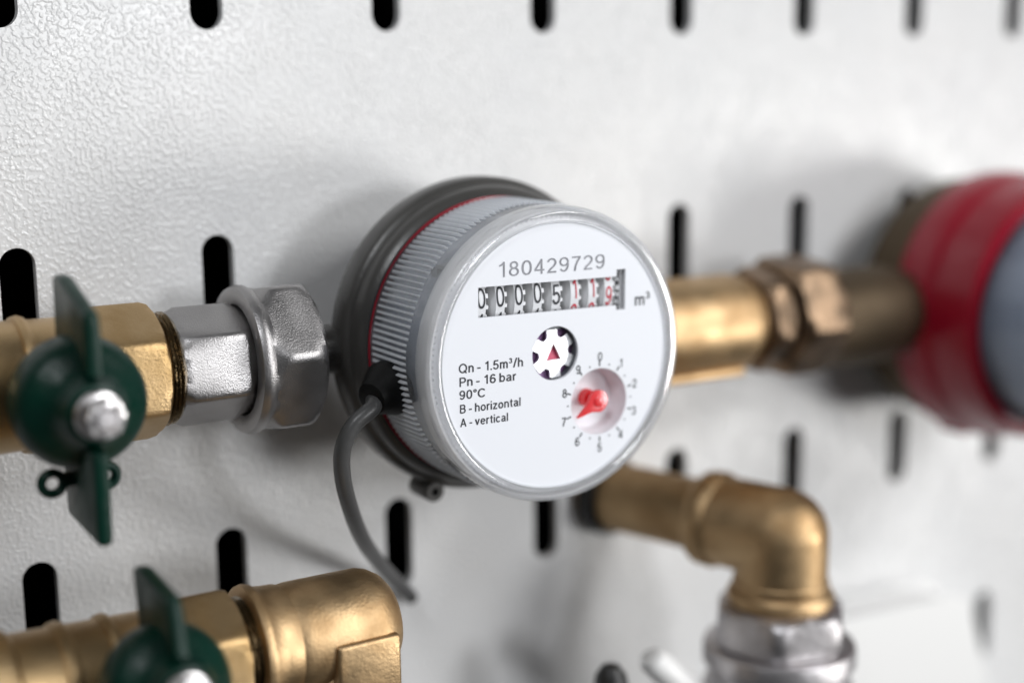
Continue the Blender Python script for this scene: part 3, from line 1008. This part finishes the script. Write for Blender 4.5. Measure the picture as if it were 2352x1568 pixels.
# ============================================================ RIGHT: brass coupling and nut towards the second meter
RD, RZ = 0.62, -1.675
cp = thing('brass_coupling', (3.6, -RD, RZ), 'bright brass coupling tube right of the grey-ringed meter', 'pipe fitting')
O = (0, -RD, RZ)
g = G()
lathe(g, [(2.95, 0.22), (2.95, 0.27), (3.05, 0.292), (3.86, 0.292), (3.90, 0.286), (3.925, 0.262), (3.95, 0.248), (4.02, 0.240), (4.06, 0.22)], (1, 0, 0), O, 80)
obj('coupling_tube', g, M['brass'], cp)
g = G()
box(g, (3.48, -(RD + 0.05), RZ - 0.272), (0.80, 0.24, 0.050))
obj('lower_flange', g, M['brass'], cp, bevel=0.015)
g = G()
lathe(g, [(2.85, 0.20), (2.87, 0.33), (3.03, 0.35), (3.08, 0.32), (3.08, 0.22)], (1, 0, 0), O, 80, rfun=lambda th, a, r: hexr(0.31, 0.3)(th, a, r) if r > 0.3 else r)
obj('hexagon_shoulder', g, M['brass'], cp)
g = G()
lathe(g, [(4.00, 0.20), (4.005, 0.265), (4.03, 0.30), (4.06, 0.325), (4.13, 0.325), (4.17, 0.29), (4.19, 0.20)], (1, 0, 0), O, 96, rfun=lambda th, a, r: hexr(0.285, 0.25)(th, a, r) if r > 0.26 else r)
obj('hexagon_nipple', g, M['brass_pink'], cp)

un2 = thing('union_nut', (4.45, -RD, RZ), 'dull pinkish brass union nut joining the bright coupling to the red-ringed meter', 'pipe fitting')
g = G()
lathe(g, [(4.20, 0.20), (4.20, 0.30), (4.22, 0.34), (4.25, 0.375), (4.32, 0.395), (4.46, 0.395), (4.52, 0.37), (4.555, 0.33), (4.555, 0.22)], (1, 0, 0), O, 144,
      rfun=lambda th, a, r: hexr(0.335, 0.12)(th, a, r) if r > 0.28 else r)
obj('nut_body', g, M['brass_pink'], un2)
g = G()
lathe(g, [(4.13, 0.18), (4.14, 0.24), (4.21, 0.24), (4.22, 0.2)], (1, 0, 0), O, 60)
obj('sealing_washer', g, M['thread'], un2)

for q_ in (cp, un2):
    q_.location += Vector((0.085, 0.10, -0.02)) * S

hotm = build_meter(6.22, -1.775, 'red-ringed water meter with clear cover at the right edge, out of focus', M['redring'], M['brass_shaded'], True)
g = G()
lathe(g, [(1.55, 0.01), (1.55, 0.62), (1.575, 0.62), (1.575, 0.01)], (0, -1, 0), (6.22, 0, -1.775), 96)
obj('dial_plate', g, M['dial'], hotm)

# ============================================================ ELBOW PIPE at lower right
p0 = Vector((3.36, 0.2, -2.79)); pc = Vector((3.81, -1.20, -2.80))
d0 = (pc - p0).normalized()
bp_ = thing('brass_angle_pipe', (3.6, -0.7, -2.8), 'brass pipe coming out of the wall below the meter and bending down through an elbow', 'pipe')
g = G()
lathe(g, [(0, 0.21), (1.12, 0.21)], d0, p0, 56)
obj('pipe', g, M['brass'], bp_)
g = G()
lathe(g, [(0.19, 0.2), (0.19, 0.245), (0.26, 0.25), (0.30, 0.245), (0.30, 0.2)], d0, p0, 56)
obj('wall_collar', g, M['black'], bp_)
g = G()
lathe(g, [(0.93, 0.215), (0.955, 0.262), (0.98, 0.278), (1.06, 0.282), (1.085, 0.268), (1.10, 0.255), (1.16, 0.25)], d0, p0, 72)
obj('inlet_collar', g, M['brass'], bp_)
g = G()
lathe(g, [(-0.34, 0.2), (-0.34, 0.262)] + [(0.264 * math.sin(q), 0.264 * math.cos(q)) for q in [PI / 2 * i / 12 for i in range(12)]] + [(0.264, 0.001)], d0, pc, 72)
lathe(g, [(-0.02, 0.1), (-0.01, 0.2), (0.0, 0.263), (0.34, 0.263), (0.34, 0.2)], (0, 0, -1), pc, 72)
obj('elbow_body', g, M['brass'], bp_, smooth=60)
g = G()
lathe(g, [(0.24, 0.255), (0.26, 0.272), (0.285, 0.274), (0.30, 0.270), (0.315, 0.288), (0.335, 0.302), (0.375, 0.302), (0.395, 0.285), (0.40, 0.22)], (0, 0, -1), pc, 72)
obj('outlet_collar', g, M['brass'], bp_)

st = thing('steel_coupling', (3.81, -1.2, -3.5), 'silver threaded coupling with hexagonal nut under the brass elbow', 'pipe fitting')
g = G()
lathe(g, [(0.385, 0.22), (0.395, 0.325), (0.415, 0.362), (0.45, 0.392), (0.59, 0.395), (0.625, 0.372), (0.635, 0.25)], (0, 0, -1), pc, 144,
      rfun=lambda th, a, r: hexr(0.348, math.radians(12), soft=0.02)(th, a, r) if r > 0.31 else r, ref=(0, -1, 0))
obj('hexagon_nut', g, M['steel'], st)
g = G()
lathe(g, [(0.62, 0.26), (0.68, 0.26), (0.69, 0.2)], (0, 0, -1), pc, 60)
obj('thread', g, M['thread'], st)
g = G()
pr = [(0.67, 0.24), (0.635, 0.35), (0.628, 0.405), (0.638, 0.428), (0.66, 0.436), (0.74, 0.436), (0.755, 0.416), (0.77, 0.404), (0.86, 0.402), (0.875, 0.41), (0.89, 0.430), (1.0, 0.430), (1.02, 0.41), (1.5, 0.408)]
lathe(g, pr, (0, 0, -1), pc, 96)
obj('coupling_sleeve', g, M['steel'], st)

# ============================================================ blurred white things along the lower edge
lv = thing('drain_cock', (2.9, -1.1, -3.7), 'small black and white tap at the bottom edge, blurred, left of the steel coupling', 'tap')
g = G()
tube(g, [(2.965, -1.1, -3.375), (2.98, -1.1, -3.40), (3.05, -1.1, -3.465), (3.17, -1.1, -3.58), (3.45, -1.1, -3.85)], 0.12, 24, rf=lambda t: 0.06 + 0.025 * min(1, t * 3))
obj('lever', g, M['white'], lv, smooth=60)
g = G()
lathe(g, [(0.0, 0.01), (0.01, 0.05), (0.06, 0.085), (0.25, 0.12), (0.7, 0.13)], (0.05, 0.0, -1), (2.73, -1.05, -3.385), 40)
obj('tap_body', g, M['black'], lv)

cv = thing('white_cover', (5.6, -0.35, -4.4), 'plain white plastic cover standing off the wall at the lower right corner', 'cover')
g = G()
poly = [(4.95, -3.915), (6.25, -3.97), (6.40, -4.04), (6.85, -5.4), (4.95, -5.4)]
n = len(poly)
vs = [(x, -0.35, z) for x, z in poly] + [(x, -0.03, z) for x, z in poly]
g.add(vs, [tuple(range(n)), tuple(range(2 * n - 1, n - 1, -1))] + [(i, (i + 1) % n, n + (i + 1) % n, n + i) for i in range(n)])
obj('cover_shell', g, M['white'], cv, bevel=0.05)

for o in list(bpy.data.objects):
    if 'o' in o:
        del o['o']
